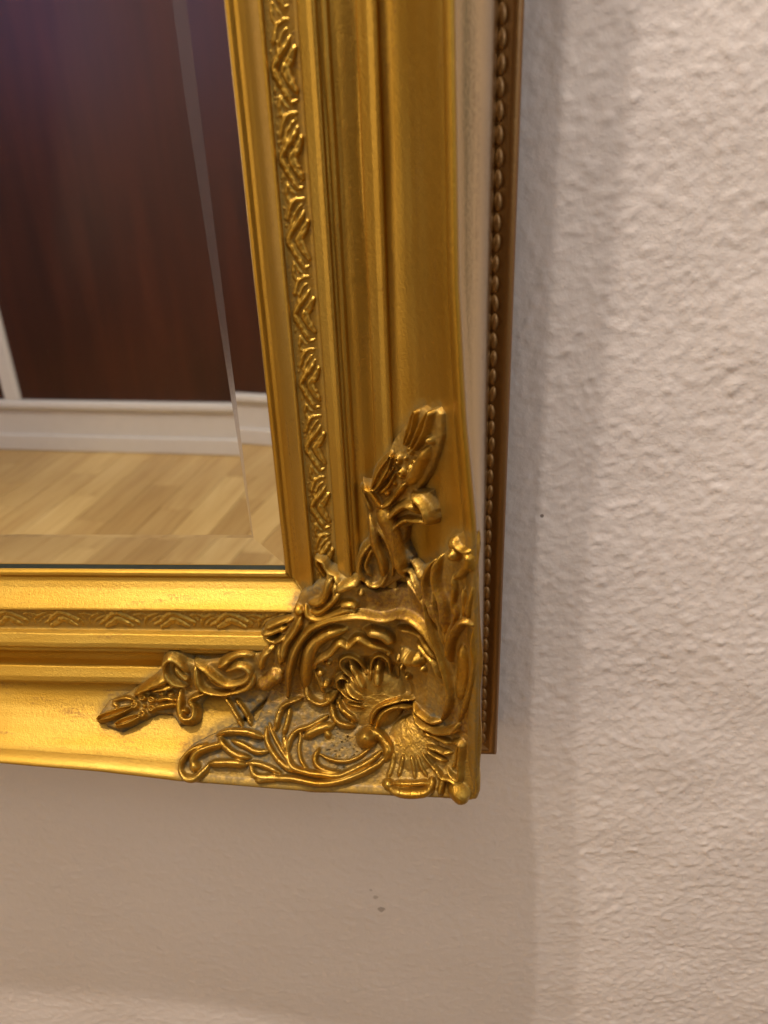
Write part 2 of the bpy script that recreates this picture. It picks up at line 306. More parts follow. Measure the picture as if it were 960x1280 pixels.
def box(name, lo, hi, mat, parent=None, bevel=0.0, rot=None, origin=None):
    """axis box in metres, optionally bevelled"""
    import bmesh
    bm = bmesh.new(); bmesh.ops.create_cube(bm, size=1)
    lo = Vector(lo); hi = Vector(hi)
    for v in bm.verts: v.co = Vector([(lo[i] + hi[i]) / 2 + v.co[i] * (hi[i] - lo[i]) for i in range(3)])
    if bevel: bmesh.ops.bevel(bm, geom=bm.edges[:], offset=bevel, segments=2, affect='EDGES', profile=0.5)
    me = bpy.data.meshes.new(name); bm.to_mesh(me); bm.free(); me.materials.append(mat)
    return obj(name, me, parent)
def noise2(n, m, spacing, size, seed, power=2.0):
    """band-limited random field on an n x m grid, feature size in mm, unit variance"""
    r = np.random.default_rng(seed)
    F = np.fft.rfft2(r.standard_normal((n, m)))
    fy = np.fft.fftfreq(n, spacing)[:, None]; fx = np.fft.rfftfreq(m, spacing)[None, :]
    f = np.sqrt(fx * fx + fy * fy) * size
    g = np.fft.irfft2(F * f * np.exp(-(f ** power) * 1.2), s=(n, m))
    return g / g.std()
def noise1(n, size, seed):
    r = np.random.default_rng(seed); k = max(1, int(size))
    g = np.convolve(r.standard_normal(n + 4 * k), np.hanning(2 * k + 1), 'same')[2 * k:2 * k + n]
    return g / g.std()

# ---------------------------------------------------------------- materials
class NT:
    def __init__(self, name):
        self.mat = bpy.data.materials.new(name); self.mat.use_nodes = True
        self.t = self.mat.node_tree; self.b = self.t.nodes['Principled BSDF']
    def n(self, kind, **kw):
        x = self.t.nodes.new(kind)
        for k, v in kw.items():
            if k in x.inputs.keys(): x.inputs[k].default_value = v
            else: setattr(x, k, v)
        return x
    def l(self, a, b): self.t.links.new(a, b)
    def coord(self, scale=(1, 1, 1)):
        tc = self.n('ShaderNodeTexCoord'); mp = self.n('ShaderNodeMapping'); mp.inputs['Scale'].default_value = scale
        self.l(tc.outputs['Object'], mp.inputs['Vector']); return mp.outputs['Vector']
    def noise(self, vec, scale, detail=3, rough=0.55):
        x = self.n('ShaderNodeTexNoise', Scale=scale, Detail=detail, Roughness=rough); self.l(vec, x.inputs['Vector']); return x.outputs['Fac']
    def ramp(self, fac, stops):
        x = self.n('ShaderNodeValToRGB'); e = x.color_ramp.elements
        while len(e) < len(stops): e.new(0.5)
        for el, (p, c) in zip(e, stops): el.position = p; el.color = (*c, 1) if len(c) == 3 else c
        self.l(fac, x.inputs['Fac']); return x.outputs['Color']
    def mix(self, fac, a, b, blend='MIX'):
        x = self.n('ShaderNodeMix', data_type='RGBA', blend_type=blend)
        for s, v in ((x.inputs[0], fac), (x.inputs[6], a), (x.inputs[7], b)):
            if hasattr(v, 'is_output'): self.l(v, s)
            else: s.default_value = v if not isinstance(v, tuple) else (*v, 1)
        return x.outputs[2]
    def math(self, op, a, b=0.0, clamp=False):
        x = self.n('ShaderNodeMath', operation=op, use_clamp=clamp)
        for s, v in ((x.inputs[0], a), (x.inputs[1], b)):
            if hasattr(v, 'is_output'): self.l(v, s)
            else: s.default_value = v
        return x.outputs[0]
    def bump(self, height, strength, dist):
        x = self.n('ShaderNodeBump', Strength=strength, Distance=dist); self.l(height, x.inputs['Height']); self.l(x.outputs[0], self.b.inputs['Normal'])

def gold_material(name, bright=(0.52, 0.335, 0.066), deep=(0.44, 0.235, 0.022), rough=0.45, wear=0.5, coat=0.06, grain=(1, 1, 1), dust=True):
    a = NT(name); v = a.coord(); vs = a.coord(grain)
    big = a.noise(vs, 60, 4); fine = a.noise(v, 900, 3); mid = a.noise(vs, 260, 4, 0.65)
    c = a.mix(a.ramp(big, [(0.35, (0, 0, 0)), (0.68, (1, 1, 1))]), deep, bright)
    # rubbed spots where the reddish-brown ground shows through
    spot = a.ramp(a.math('ADD', a.math('MULTIPLY', mid, 0.7), a.math('MULTIPLY', fine, 0.3)), [(0.58, (0, 0, 0)), (0.70, (1, 1, 1))])
    spot_f = a.math('MULTIPLY', spot, wear)
    ra = a.n('ShaderNodeAttribute', attribute_name='rubbed')
    rub = a.math('MULTIPLY', ra.outputs['Fac'], a.ramp(a.noise(v, 650, 5, 0.7), [(0.40, (0, 0, 0)), (0.58, (1, 1, 1))]), clamp=True)
    spot_f = a.math('MAXIMUM', spot_f, a.math('MULTIPLY', rub, 0.85))
    c = a.mix(spot_f, c, (0.22, 0.09, 0.014))
    a.b.inputs['Metallic'].default_value = 1.0
    r = a.math('ADD', a.math('MULTIPLY', fine, 0.22), rough - 0.11)
    met = a.math('SUBTRACT', 1.0, a.math('MULTIPLY', spot_f, 0.5))
    if dust:
        at = a.n('ShaderNodeAttribute', attribute_name='dust')
        df = a.math('MULTIPLY', at.outputs['Fac'], a.math('ADD', a.math('MULTIPLY', a.noise(v, 450, 4), 2.2), -0.35), clamp=True)
        c = a.mix(df, c, (0.095, 0.078, 0.044))
        met = a.math('MULTIPLY', met, a.math('SUBTRACT', 1.0, df)); r = a.math('ADD', r, a.math('MULTIPLY', df, 0.4), clamp=True)
    a.l(c, a.b.inputs['Base Color']); a.l(r, a.b.inputs['Roughness']); a.l(met, a.b.inputs['Metallic'])
    a.b.inputs['Coat Weight'].default_value = coat; a.b.inputs['Coat Roughness'].default_value = 0.25
    a.bump(a.math('ADD', a.math('ADD', fine, a.noise(v, 2200, 2)), a.math('MULTIPLY', mid, 0.55)), 0.45, 0.00022)
    return a.mat
GOLD = gold_material('gilded_plaster')
GOLD_V = gold_material('gilded_moulding_upright', grain=(1, 1, 0.10), rough=0.45, wear=0.7, dust=True)
GOLD_H = gold_material('gilded_moulding_level', grain=(0.15, 1, 1), rough=0.52, wear=0.7, dust=True)
GOLD_SIDE = gold_material('gilded_side_varnish', bright=(0.60, 0.46, 0.27), deep=(0.44, 0.30, 0.14), grain=(1, 1, 0.04), rough=0.17, wear=0.35, coat=0.6, dust=False)
GOLD_SIDE.node_tree.nodes['Principled BSDF'].inputs['Coat Roughness'].default_value = 0.10
BRONZE = gold_material('bronze_varnish', bright=(0.33, 0.18, 0.060), deep=(0.24, 0.115, 0.030), grain=(1, 1, 0.12), rough=0.5, wear=0.5, coat=0.4, dust=False)

def plain(name, rgb, rough=0.5, var=0.06, scale=40, metallic=0.0):
    a = NT(name); f = a.noise(a.coord(), scale, 4)
    c = a.ramp(f, [(0.3, tuple(x * (1 - var) for x in rgb)), (0.7, tuple(min(1, x * (1 + var)) for x in rgb))])
    a.l(c, a.b.inputs['Base Color']); a.b.inputs['Roughness'].default_value = rough; a.b.inputs['Metallic'].default_value = metallic
    return a
def plaster_material():
    a = NT('painted_plaster'); v = a.coord()
    c = a.ramp(a.noise(v, 9, 4), [(0.3, (0.765, 0.695, 0.650)), (0.7, (0.795, 0.725, 0.685))])
    # scuffs and a nail hole, each with its own ragged outline
    tc = a.n('ShaderNodeTexCoord'); sep = a.n('ShaderNodeSeparateXYZ'); a.l(tc.outputs['Object'], sep.inputs[0])
    nz = a.noise(v, 420, 3)
    for (x, z, r, k) in SCUFFS:
        dx = a.math('SUBTRACT', sep.outputs['X'], x * MM); dz = a.math('SUBTRACT', sep.outputs['Z'], z * MM)
        d = a.math('SQRT', a.math('ADD', a.math('MULTIPLY', dx, dx), a.math('MULTIPLY', dz, dz)))
        f = a.math('SUBTRACT', a.math('ADD', nz, 0.35), a.math('DIVIDE', d, r * MM))
        f = a.math('MULTIPLY', a.math('MULTIPLY', f, 4.0, clamp=True), k, clamp=True)
        c = a.mix(f, c, (0.14, 0.10, 0.075))
    a.l(c, a.b.inputs['Base Color']); a.b.inputs['Roughness'].default_value = 0.62
    a.b.inputs['Specular IOR Level'].default_value = 0.35
    a.bump(a.math('ADD', a.noise(v, 700, 4), a.math('MULTIPLY', a.noise(v, 230, 3), 1.5)), 0.30, 0.0006)
    return a.mat
SCUFFS = [(25.5, -191, 1.7, 0.35), (28.0, -200, 2.4, 0.5), (23.5, -186, 1.0, 0.3), (95.3, 18.5, 1.1, 0.8)]
PLASTER = plaster_material()

def wood_floor_material():
    a = NT('oak_parquet'); info = a.n('ShaderNodeObjectInfo')
    v = a.coord((26, 1.6, 1)); add = a.n('ShaderNodeVectorMath', operation='ADD'); a.l(v, add.inputs[0])
    cmb = a.n('ShaderNodeCombineXYZ'); a.l(a.math('MULTIPLY', info.outputs['Random'], 40.0), cmb.inputs[0]); a.l(cmb.outputs[0], add.inputs[1])
    g = a.noise(add.outputs[0], 2.2, 5, 0.6)
    c = a.ramp(g, [(0.30, (0.49, 0.315, 0.115)), (0.55, (0.62, 0.44, 0.185)), (0.75, (0.69, 0.52, 0.245))])
    hue = a.ramp(info.outputs['Random'], [(0.0, (0.70, 0.64, 0.55)), (0.5, (0.86, 0.83, 0.77)), (1.0, (1.0, 1.0, 0.95))])
    c = a.mix(1.0, c, hue, 'MULTIPLY')
    a.l(c, a.b.inputs['Base Color']); a.b.inputs['Roughness'].default_value = 0.38
    return a.mat
def mahogany_material():
    a = NT('dark_mahogany'); v = a.coord((9, 9, 0.8)); g = a.noise(v, 2.5, 6, 0.62); b2 = a.noise(a.coord((2.5, 2.5, 0.9)), 1.4, 3)
    c = a.ramp(a.math('ADD', a.math('MULTIPLY', g, 0.6), a.math('MULTIPLY', b2, 0.4)),
               [(0.34, (0.020, 0.0045, 0.0022)), (0.50, (0.034, 0.0076, 0.0032)), (0.68, (0.054, 0.012, 0.0045))])
    a.l(c, a.b.inputs['Base Color']); a.b.inputs['Roughness'].default_value = 0.34
    return a.mat
FLOORM = wood_floor_material(); MAHOG = mahogany_material()
WHITE = plain('white_lacquer', (0.60, 0.59, 0.56), 0.35, 0.02).mat
SUBFLOOR = plain('dark_joint', (0.10, 0.06, 0.03), 0.8).mat
def mirror_material(name, rough, tint=(0.90, 0.90, 0.89)):
    a = NT(name); a.b.inputs['Metallic'].default_value = 1.0; a.b.inputs['Base Color'].default_value = (*tint, 1)
    v = a.coord(); sp = a.ramp(a.noise(v, 1500, 1), [(0.80, (0, 0, 0)), (0.84, (1, 1, 1))])
    a.l(a.math('ADD', a.math('MULTIPLY', sp, 0.15), rough), a.b.inputs['Roughness'])
    return a.mat
SILVER = mirror_material('silvered_glass', 0.0)
HAZY_LINE = mirror_material('hazy_reflection_line', 0.16, (0.80, 0.80, 0.84)); HAZY_LINE.node_tree.nodes['Principled BSDF'].inputs['Metallic'].default_value = 0.96  # grey haze put into the strip for the doubled reflection at the bevel
DARKGAP = plain('dark_rebate', (0.055, 0.065, 0.045), 0.5).mat

# ---------------------------------------------------------------- setting: plastered wall
WALL_H = -8.0                                        # wall plane in profile heights (mm)
def build_wall():
    sp = 0.85
    fx = np.arange(-215, 300 + sp, sp); fz = np.arange(-385, 250 + sp, sp)
    n, m_ = len(fz), len(fx)
    a = noise2(n, m_, sp, 7.0, 1); b = noise2(n, m_, sp, 3.7, 2); c = noise2(n, m_, sp, 2.3, 3); lo = noise2(n, m_, sp, 60, 4)
    h = 0.085 * a + 0.085 * np.tanh(1.4 * b) * (0.75 + 0.35 * np.clip(a, -1, 1.5)) + 0.035 * c + 0.35 * lo
    blobs = np.clip(b - 0.9, 0, None) * 0.13; h = h + blobs
    X, Z = np.meshgrid(fx, fz)
    # the plasterer smoothed the part below the frame more than the part beside it
    calm = 0.55 + 0.45 / (1 + np.exp(-(X - 118) / 14.0)); calm = np.where(Z > -80, np.maximum(calm, 0.8), calm)
    edge = np.clip(np.minimum(np.minimum(X - fx[0], fx[-1] - X), np.minimum(Z - fz[0], fz[-1] - Z)) / 25, 0, 1)
    h *= 0.88 * calm * edge
    gx = np.concatenate([[-1800, -1000, -500], fx, [500, 1000, 1800]]); gz = np.concatenate([[-620, -500], fz, [400, 800, 1900]])
    H = np.zeros((len(gz), len(gx))); H[2:-3, 3:-3] = h
    XX, ZZ = np.meshgrid(gx, gz)
    V = np.stack([XX, -(WALL_H + H), ZZ], -1).reshape(-1, 3)
    F = grid_faces(len(gz), len(gx))
    cx = XX.ravel()[F].mean(1); cz = ZZ.ravel()[F].mean(1)
    hidden = (cx < 48) & (cz > -52) & (cx > -480) & (cz < 780)
    F = F[~hidden]
    me = mesh_np('wall', V, F, PLASTER)
    obj('wall', me, kind='structure', label='rough cream plastered wall behind the gilt mirror')
build_wall()

# ---------------------------------------------------------------- setting: what the mirror shows (floor and wardrobe across the room)
FLOOR_Z = -0.620
floor = box('floor', (-2.6, -2.6, FLOOR_Z - 0.06), (1.6, -0.02, FLOOR_Z - 0.012), SUBFLOOR)
floor['kind'] = 'structure'; floor['label'] = 'light oak strip floor reflected in the mirror'
W_PL = 0.086
me_plank = {}
def plank_mesh(L):
    if L not in me_plank:
        o = box('plank', (-W_PL / 2 + 0.0007, -L / 2 + 0.0006, -0.012), (W_PL / 2 - 0.0007, L / 2 - 0.0006, 0), FLOORM, bevel=0.0006)
        me_plank[L] = o.data; bpy.data.objects.remove(o)
    return me_plank[L]
ang = math.radians(97.0) - math.pi / 2             # strips run away from the mirror wall
ca, sa = math.cos(ang), math.sin(ang)
k = 0
for i in range(-26, 6):
    y = -0.15 - 0.33 * ((i * 0.618) % 1.0)
    while y > -1.95:
        L = (0.80, 1.0, 1.25)[(i * 7 + k) % 3]; k += 1
        yc = y - L / 2
        wx = -0.10 + i * W_PL * 1.0; px_, py_ = wx * ca - (yc + 0.9) * sa, wx * sa + (yc + 0.9) * ca - 0.9
        y -= L
        if not (-1.75 < px_ < 0.5): continue
        o = bpy.data.objects.new('plank', plank_mesh(L)); o.location = (px_, py_, FLOOR_Z); o.rotation_euler = (0, 0, ang); link(o)
        o.parent = floor

# wardrobe of dark panels in white frames, 4.8 degrees off parallel
wd = empty('wardrobe', 'dark mahogany wardrobe with white frame and plinth, reflected in the mirror', 'wardrobe', (-1.208, -1.7061, FLOOR_Z))
wd.rotation_euler = (0, 0, math.radians(4.8))
box('plinth', (-1.4, -0.55, 0), (2.2, -0.003, 0.047), WHITE, wd, 0.004)
box('bottom_rail', (-1.4, -0.54, 0.047), (2.2, -0.012, 0.125), WHITE, wd, 0.002)
box('rail_moulding', (-1.4, -0.54, 0.125), (2.2, 0.004, 0.147), WHITE, wd, 0.006)
box('panel', (0.095, -0.05, 0.147), (2.15, -0.016, 2.25), MAHOG, wd, 0.001)
box('panel', (-1.35, -0.05, 0.147), (0.055, -0.016, 2.25), MAHOG, wd, 0.001)
box('stile', (0.053, -0.045, 0.147), (0.097, -0.002, 2.25), WHITE, wd, 0.004)
box('carcass', (-1.38, -0.54, 0.147), (2.18, -0.051, 2.25), MAHOG, wd, 0.002)

# ---------------------------------------------------------------- the mirror
mirror = empty('framed_mirror', 'ornate antique gold mirror with shell and scroll corner on plastered wall', 'mirror', (0, 0, 0))
LEN_V, LEN_H = 800.0, 480.0

# glass: flat field, a hazy line for the doubled reflection and a bevel that falls away to the edge
GY = 2.2
def poly(name, quads, mat, parent):
    V = [p for q in quads for p in q]; F = np.arange(len(V)).reshape(-1, 4)
    return obj(name, mesh_np(name, V, F, mat, False), parent)
# (a silvered wedge turns the picture inwards, so the bevel stands as a facet tipped towards the field)
dv = math.tan(math.radians(2.4))
BL = [(13.6, -12.0), (45, -12.6), (90, -13.8), (160, -15.4), (LEN_V, -16.2)]      # inner edge of the hazy line widens upwards
qs = [[(-LEN_H, GY, z0), (x0, GY, z0), (x1, GY, z1), (-LEN_H, GY, z1)] for (z0, x0), (z1, x1) in zip(BL, BL[1:])]
glass = poly('mirror_glass', qs, SILVER, mirror)
qs = [[(x0, GY, z0), (-11.4, GY - 0.06, z0 if k_ else 12.4), (-11.4, GY - 0.06, z1), (x1, GY, z1)] for k_, ((z0, x0), (z1, x1)) in enumerate(zip(BL, BL[1:]))]
poly('bevel_line', qs, HAZY_LINE, glass)
poly('bevel_line', [[(-LEN_H, GY, 13.6), (-LEN_H, GY - 0.06, 12.4), (-11.4, GY - 0.06, 12.4), (-12.0, GY, 13.6)]], SILVER, glass)
ed = GY - 0.06 - dv * 14.0; er = GY - 0.06 - math.tan(math.radians(3.4)) * 14.0
poly('bevel', [[(-11.4, GY - 0.06, 12.4), (2.6, er, -1.6), (2.6, er, LEN_V), (-11.4, GY - 0.06, LEN_V)]], SILVER, glass)
poly('bevel', [[(-LEN_H, GY - 0.06, 12.4), (-LEN_H, ed, -1.6), (2.6, ed, -1.6), (-11.4, GY - 0.06, 12.4)]], SILVER, glass)

# --- relief tools
def catmull(P, n=20):
    P = np.asarray(P, float)
    if len(P) < 3: return np.linspace(P[0], P[-1], n * 2) if len(P) == 2 else P
    Q = np.concatenate([[2 * P[0] - P[1]], P, [2 * P[-1] - P[-2]]]); out = []
    for i in range(1, len(Q) - 2):
        t = np.linspace(0, 1, n, endpoint=False)[:, None]
        a, b, c, d = Q[i - 1], Q[i], Q[i + 1], Q[i + 2]
        out.append(0.5 * (2 * b + (c - a) * t + (2 * a - 5 * b + 4 * c - d) * t ** 2 + (3 * b - a - 3 * c + d) * t ** 3))
    out.append(P[-1:]); return np.concatenate(out)
def path_dist(X, Z, P, Y=None, f=None):
    """distance to a polyline, and position 0..1 along it; with a surface Y = f(x, z) the distance runs in space"""
    py = f(P[:, 0], P[:, 1]) if f is not None else np.zeros(len(P))
    yy = Y if Y is not None else 0.0
    sx, sz, sy = np.diff(P[:, 0]), np.diff(P[:, 1]), np.diff(py); L2 = sx ** 2 + sz ** 2 + sy ** 2 + 1e-12
    cum = np.concatenate([[0], np.cumsum(np.sqrt(L2))])
    best = np.full(X.shape, 1e9); pos = np.zeros(X.shape)
    for i in range(len(sx)):
        dx = X - P[i, 0]; dz = Z - P[i, 1]; dy = yy - py[i]
        t = np.clip((dx * sx[i] + dz * sz[i] + dy * sy[i]) / L2[i], 0, 1)
        d = (dx - t * sx[i]) ** 2 + (dz - t * sz[i]) ** 2 + (dy - t * sy[i]) ** 2; mk = d < best
        best[mk] = d[mk]; pos[mk] = ((cum[i] + t * math.sqrt(L2[i])) / cum[-1])[mk]
    return np.sqrt(best), pos
def poly_inside_dist(X, Z, P):
    P = np.asarray(P, float); ins = np.zeros(X.shape, bool); Q = np.roll(P, -1, 0)
    for (x1, z1), (x2, z2) in zip(P, Q):
        cr = ((z1 > Z) != (z2 > Z)) & (X < (x2 - x1) * (Z - z1) / (z2 - z1 + 1e-12) + x1); ins ^= cr
    d, _ = path_dist(X, Z, np.concatenate([P, P[:1]]))
    return np.where(ins, d, -d)
def relief(kind, X, Z, pts, w, h, Y=None, f=None):
    if kind in 'rll2':
        d, p = path_dist(X, Z, catmull(pts), Y, f)
    else:
        P = np.array(pts); d2 = (X - P[0, 0]) ** 2 + (Z - P[0, 1]) ** 2
        d = np.sqrt(d2 + (Y - f(P[:, 0], P[:, 1])[0]) ** 2) if f is not None else np.sqrt(d2)
    if kind == 'r':
        ww = w * (0.45 + 0.55 * np.clip(np.minimum(p, 1 - p) / 0.16, 0, 1) ** 0.6)
        t = np.clip(d / ww, 0, 1); return h * ww * (1 - t * t) ** 0.6
    if kind in ('l', 'l2'):
        ww = w * (0.30 + 0.70 * np.sin(np.pi * np.clip(p * 0.86 + 0.10, 0, 1)) ** 0.7)
        t = np.clip(d / ww, 0, 1); body = (1 - t ** 3) ** 0.9
        return h * w * (1.0 if kind == 'l' else 0.8) * body * (1 - (0.75 if kind == 'l' else 0.2) * np.exp(-(t / 0.42) ** 2))
    if kind == 'b':
        t = np.clip(d / w, 0, 1); return h * w * 0.8 * (1 - t * t) ** 0.65
    if kind == 'o':
        return h * w * (0.34 * np.exp(-((d - 0.62 * w) / (0.34 * w)) ** 2) + 0.16 * np.exp(-(d / (0.8 * w)) ** 2)) * (d < 1.7 * w)
    return h * np.clip(1 - (d / w) ** 2, 0, 1) ** 0.8

# --- moulding strips
def strip_us(u0, u1, n_extra=6):
    us = [u for u in IN_U if u0 < u < u1]
    us = np.unique(np.concatenate([[u0, u1], us, np.linspace(u0, u1, n_extra)]))
    return us
STRIPS = [('sight_lip', 0.0, 12.5, 18), ('carved_band', 12.5, 21.4, 8), ('reed', 21.4, 27.3, 14), ('fine_bead', 27.3, 30.4, 10), ('fillet', 30.4, 37.0, 5), ('reed', 37.0, 43.5, 14), ('cove', 43.5, None, 0), ('outer_lip', None, None, 0), ('outer_side', None, None, 0)]
SIDE_DU = np.array([0.0, 0.06, 0.2, 0.38, 0.56, 0.72, 0.85, 0.94, 0.985, 1.0]); SIDE_DH = np.array([0.0, 0.06, 0.11, 0.18, 0.28, 0.41, 0.56, 0.73, 0.88, 1.0])
def rail(name, upright, L):
    root = empty(name, parent=mirror)
    mat = GOLD_V if upright else GOLD_H
    s = np.unique(np.concatenate([np.arange(-78, 200, 1.5), np.arange(200, L + 1, 12.0)]))
    for k, (nm, u0, u1, ne) in enumerate(STRIPS):
        if nm == 'cove':
            t = np.linspace(0, 0.835, 24); us = None
        elif nm == 'outer_lip':
            t = np.array([0.835, 0.845, 0.86, 0.88, 0.895, 0.91, 0.925, 0.94, 0.955, 0.97, 0.98, 0.99, 1.0]); us = None
        elif nm == 'outer_side':
            t = None; us = None
        else:
            us = strip_us(u0, u1, ne)
        wob = 0.10 * noise1(len(s), 14, 31 + k + 50 * upright)[:, None] + 0.015 * noise1(len(s), 3, 77 + k + 50 * upright)[:, None]
        if us is not None:
            U = np.repeat(us[None], len(s), 0); H = np.interp(U, IN_U, IN_H) + wob * np.clip((U - u0) * (u1 - U) / 1.5, 0, 1)
        elif nm == 'outer_side':
            uo = u_out(s)[:, None]; ho = base_h(u_out(s), s)[:, None]
            U = uo + SIDE_DU[None] * (np.maximum(73.9 - uo, 1.2)) + 0 * s[:, None]
            H = ho + (10.0 - ho) * SIDE_DH[None] + wob * (SIDE_DU[None] * (1 - SIDE_DU[None]) * 4)
        else:
            uo = u_out(s)[:, None]
            U = 44.5 + t[None] * (uo - 44.5); H = base_h(U, s[:, None] + 0 * U) + wob * (0.6 if nm == 'cove' else 0.7)
            if nm == 'cove':
                U = np.concatenate([np.full((len(s), 1), 43.5), U], 1); H = np.concatenate([np.full((len(s), 1), 14.0), H], 1)
        S = np.repeat(s[:, None], U.shape[1], 1)
        S = np.maximum(S, -U)                        # mitre
        if upright: V = np.stack([U, -H, S], -1)
        else: V = np.stack([-S, -H, -U], -1)
        V = round_corner(V)
        F = grid_faces(U.shape[0], U.shape[1], flip=not upright)
        sb = s[F // U.shape[1] if False else (F // U.shape[1])]
        keep = ~((S.ravel()[F].max(1) - S.ravel()[F].min(1) < 1e-6))
        F = F[keep]
        me = mesh_np(nm, V.reshape(-1, 3), F, GOLD_SIDE if nm == 'outer_side' else mat)
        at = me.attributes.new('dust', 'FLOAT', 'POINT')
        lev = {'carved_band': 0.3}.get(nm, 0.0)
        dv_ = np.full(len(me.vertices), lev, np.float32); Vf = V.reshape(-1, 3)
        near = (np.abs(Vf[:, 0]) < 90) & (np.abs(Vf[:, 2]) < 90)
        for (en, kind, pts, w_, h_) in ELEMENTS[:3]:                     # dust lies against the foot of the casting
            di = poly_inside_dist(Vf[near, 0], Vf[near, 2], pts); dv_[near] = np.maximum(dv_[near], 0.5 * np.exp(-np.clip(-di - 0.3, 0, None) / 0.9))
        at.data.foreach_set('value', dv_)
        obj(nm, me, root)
    # back edge of the sight lip: dark rebate that the glass mirrors
    if upright: q = [[(0.0, -0.2, -2), (0.0, -0.2, L), (2.4, 1.4, L), (2.4, 1.4, -2)]]
    else: q = [[(2, -0.2, 0.0), (-L, -0.2, 0.0), (-L, 1.4, -2.4), (2, 1.4, -2.4)]]
    poly('rebate', q, DARKGAP, root)
    return root
rail_v = rail('upright_rail', True, LEN_V)
rail_h = rail('bottom_rail', False, LEN_H)

# --- carved motif along the band (one tile of 22 mm, three variants for each rail)
def motif_mesh(upright, seed):
    us = np.arange(-4.1, 4.11, 0.26); ss = np.linspace(-11.0, 11.0, 86)
    U, S = np.meshgrid(us, ss); acc = np.zeros(U.shape)
    r = np.random.default_rng(seed)
    for (kind, pts, w, h) in MOTIF:
        for off in (-22, 0, 22):
            P = np.array(pts) * [1.1, 1] + [0, off]
            acc += relief(kind, U, S, P, w, h * (1.05 if upright else 0.75)) ** 8
    acc = acc ** 0.125
    for _ in range(2): acc[1:-1, 1:-1] = (acc[1:-1, 1:-1] * 2 + acc[:-2, 1:-1] + acc[2:, 1:-1] + acc[1:-1, :-2] + acc[1:-1, 2:]) / 6
    acc = acc * np.clip((4.15 - np.abs(U)) / 0.5, 0, 1)
    H = 9.25 + acc * (1 + 0.08 * np.sin(S * np.pi / 11) * r.normal()) + 0.09 * noise2(*U.shape, 0.26, 2.0, seed)
    V = np.stack([U, -H, S], -1) if upright else np.stack([-S, -H, -U], -1)
    me = mesh_np('leaf_motif', V.reshape(-1, 3), grid_faces(*U.shape, flip=not upright), GOLD_V if upright else GOLD_H)
    Hp = np.concatenate([H[-2:-1], H, H[1:2]]); gs = (Hp[2:] - Hp[:-2]) / (2 * 22 / 85); gu = np.gradient(H, 0.26, axis=1)
    N = np.stack([-gu, -np.ones_like(H), -gs], -1) if upright else np.stack([gs, -np.ones_like(H), gu], -1)
    N /= np.linalg.norm(N, axis=-1, keepdims=True); me.normals_split_custom_set_from_vertices(N.reshape(-1, 3).tolist())
    at = me.attributes.new('dust', 'FLOAT', 'POINT'); at.data.foreach_set('value', (0.3 * np.exp(-acc / 0.35)).astype(np.float32).ravel())
    return me
for upright, root, L in ((True, rail_v, LEN_V), (False, rail_h, LEN_H)):
    ms = [motif_mesh(upright, 5 + q + 10 * upright) for q in range(3)]
    band = [c_ for c_ in root.children if c_.name.startswith('carved_band')][0]
    k = 0; s = (PH_V if upright else PH_H) % 22.0
    while s < L - 12:
        o = bpy.data.objects.new('leaf_motif', ms[k % 3]); k += 1
        o.location = (17.0 * MM, 0, s * MM) if upright else (-s * MM, 0, -17.0 * MM)
        link(o, band); s += 22.0

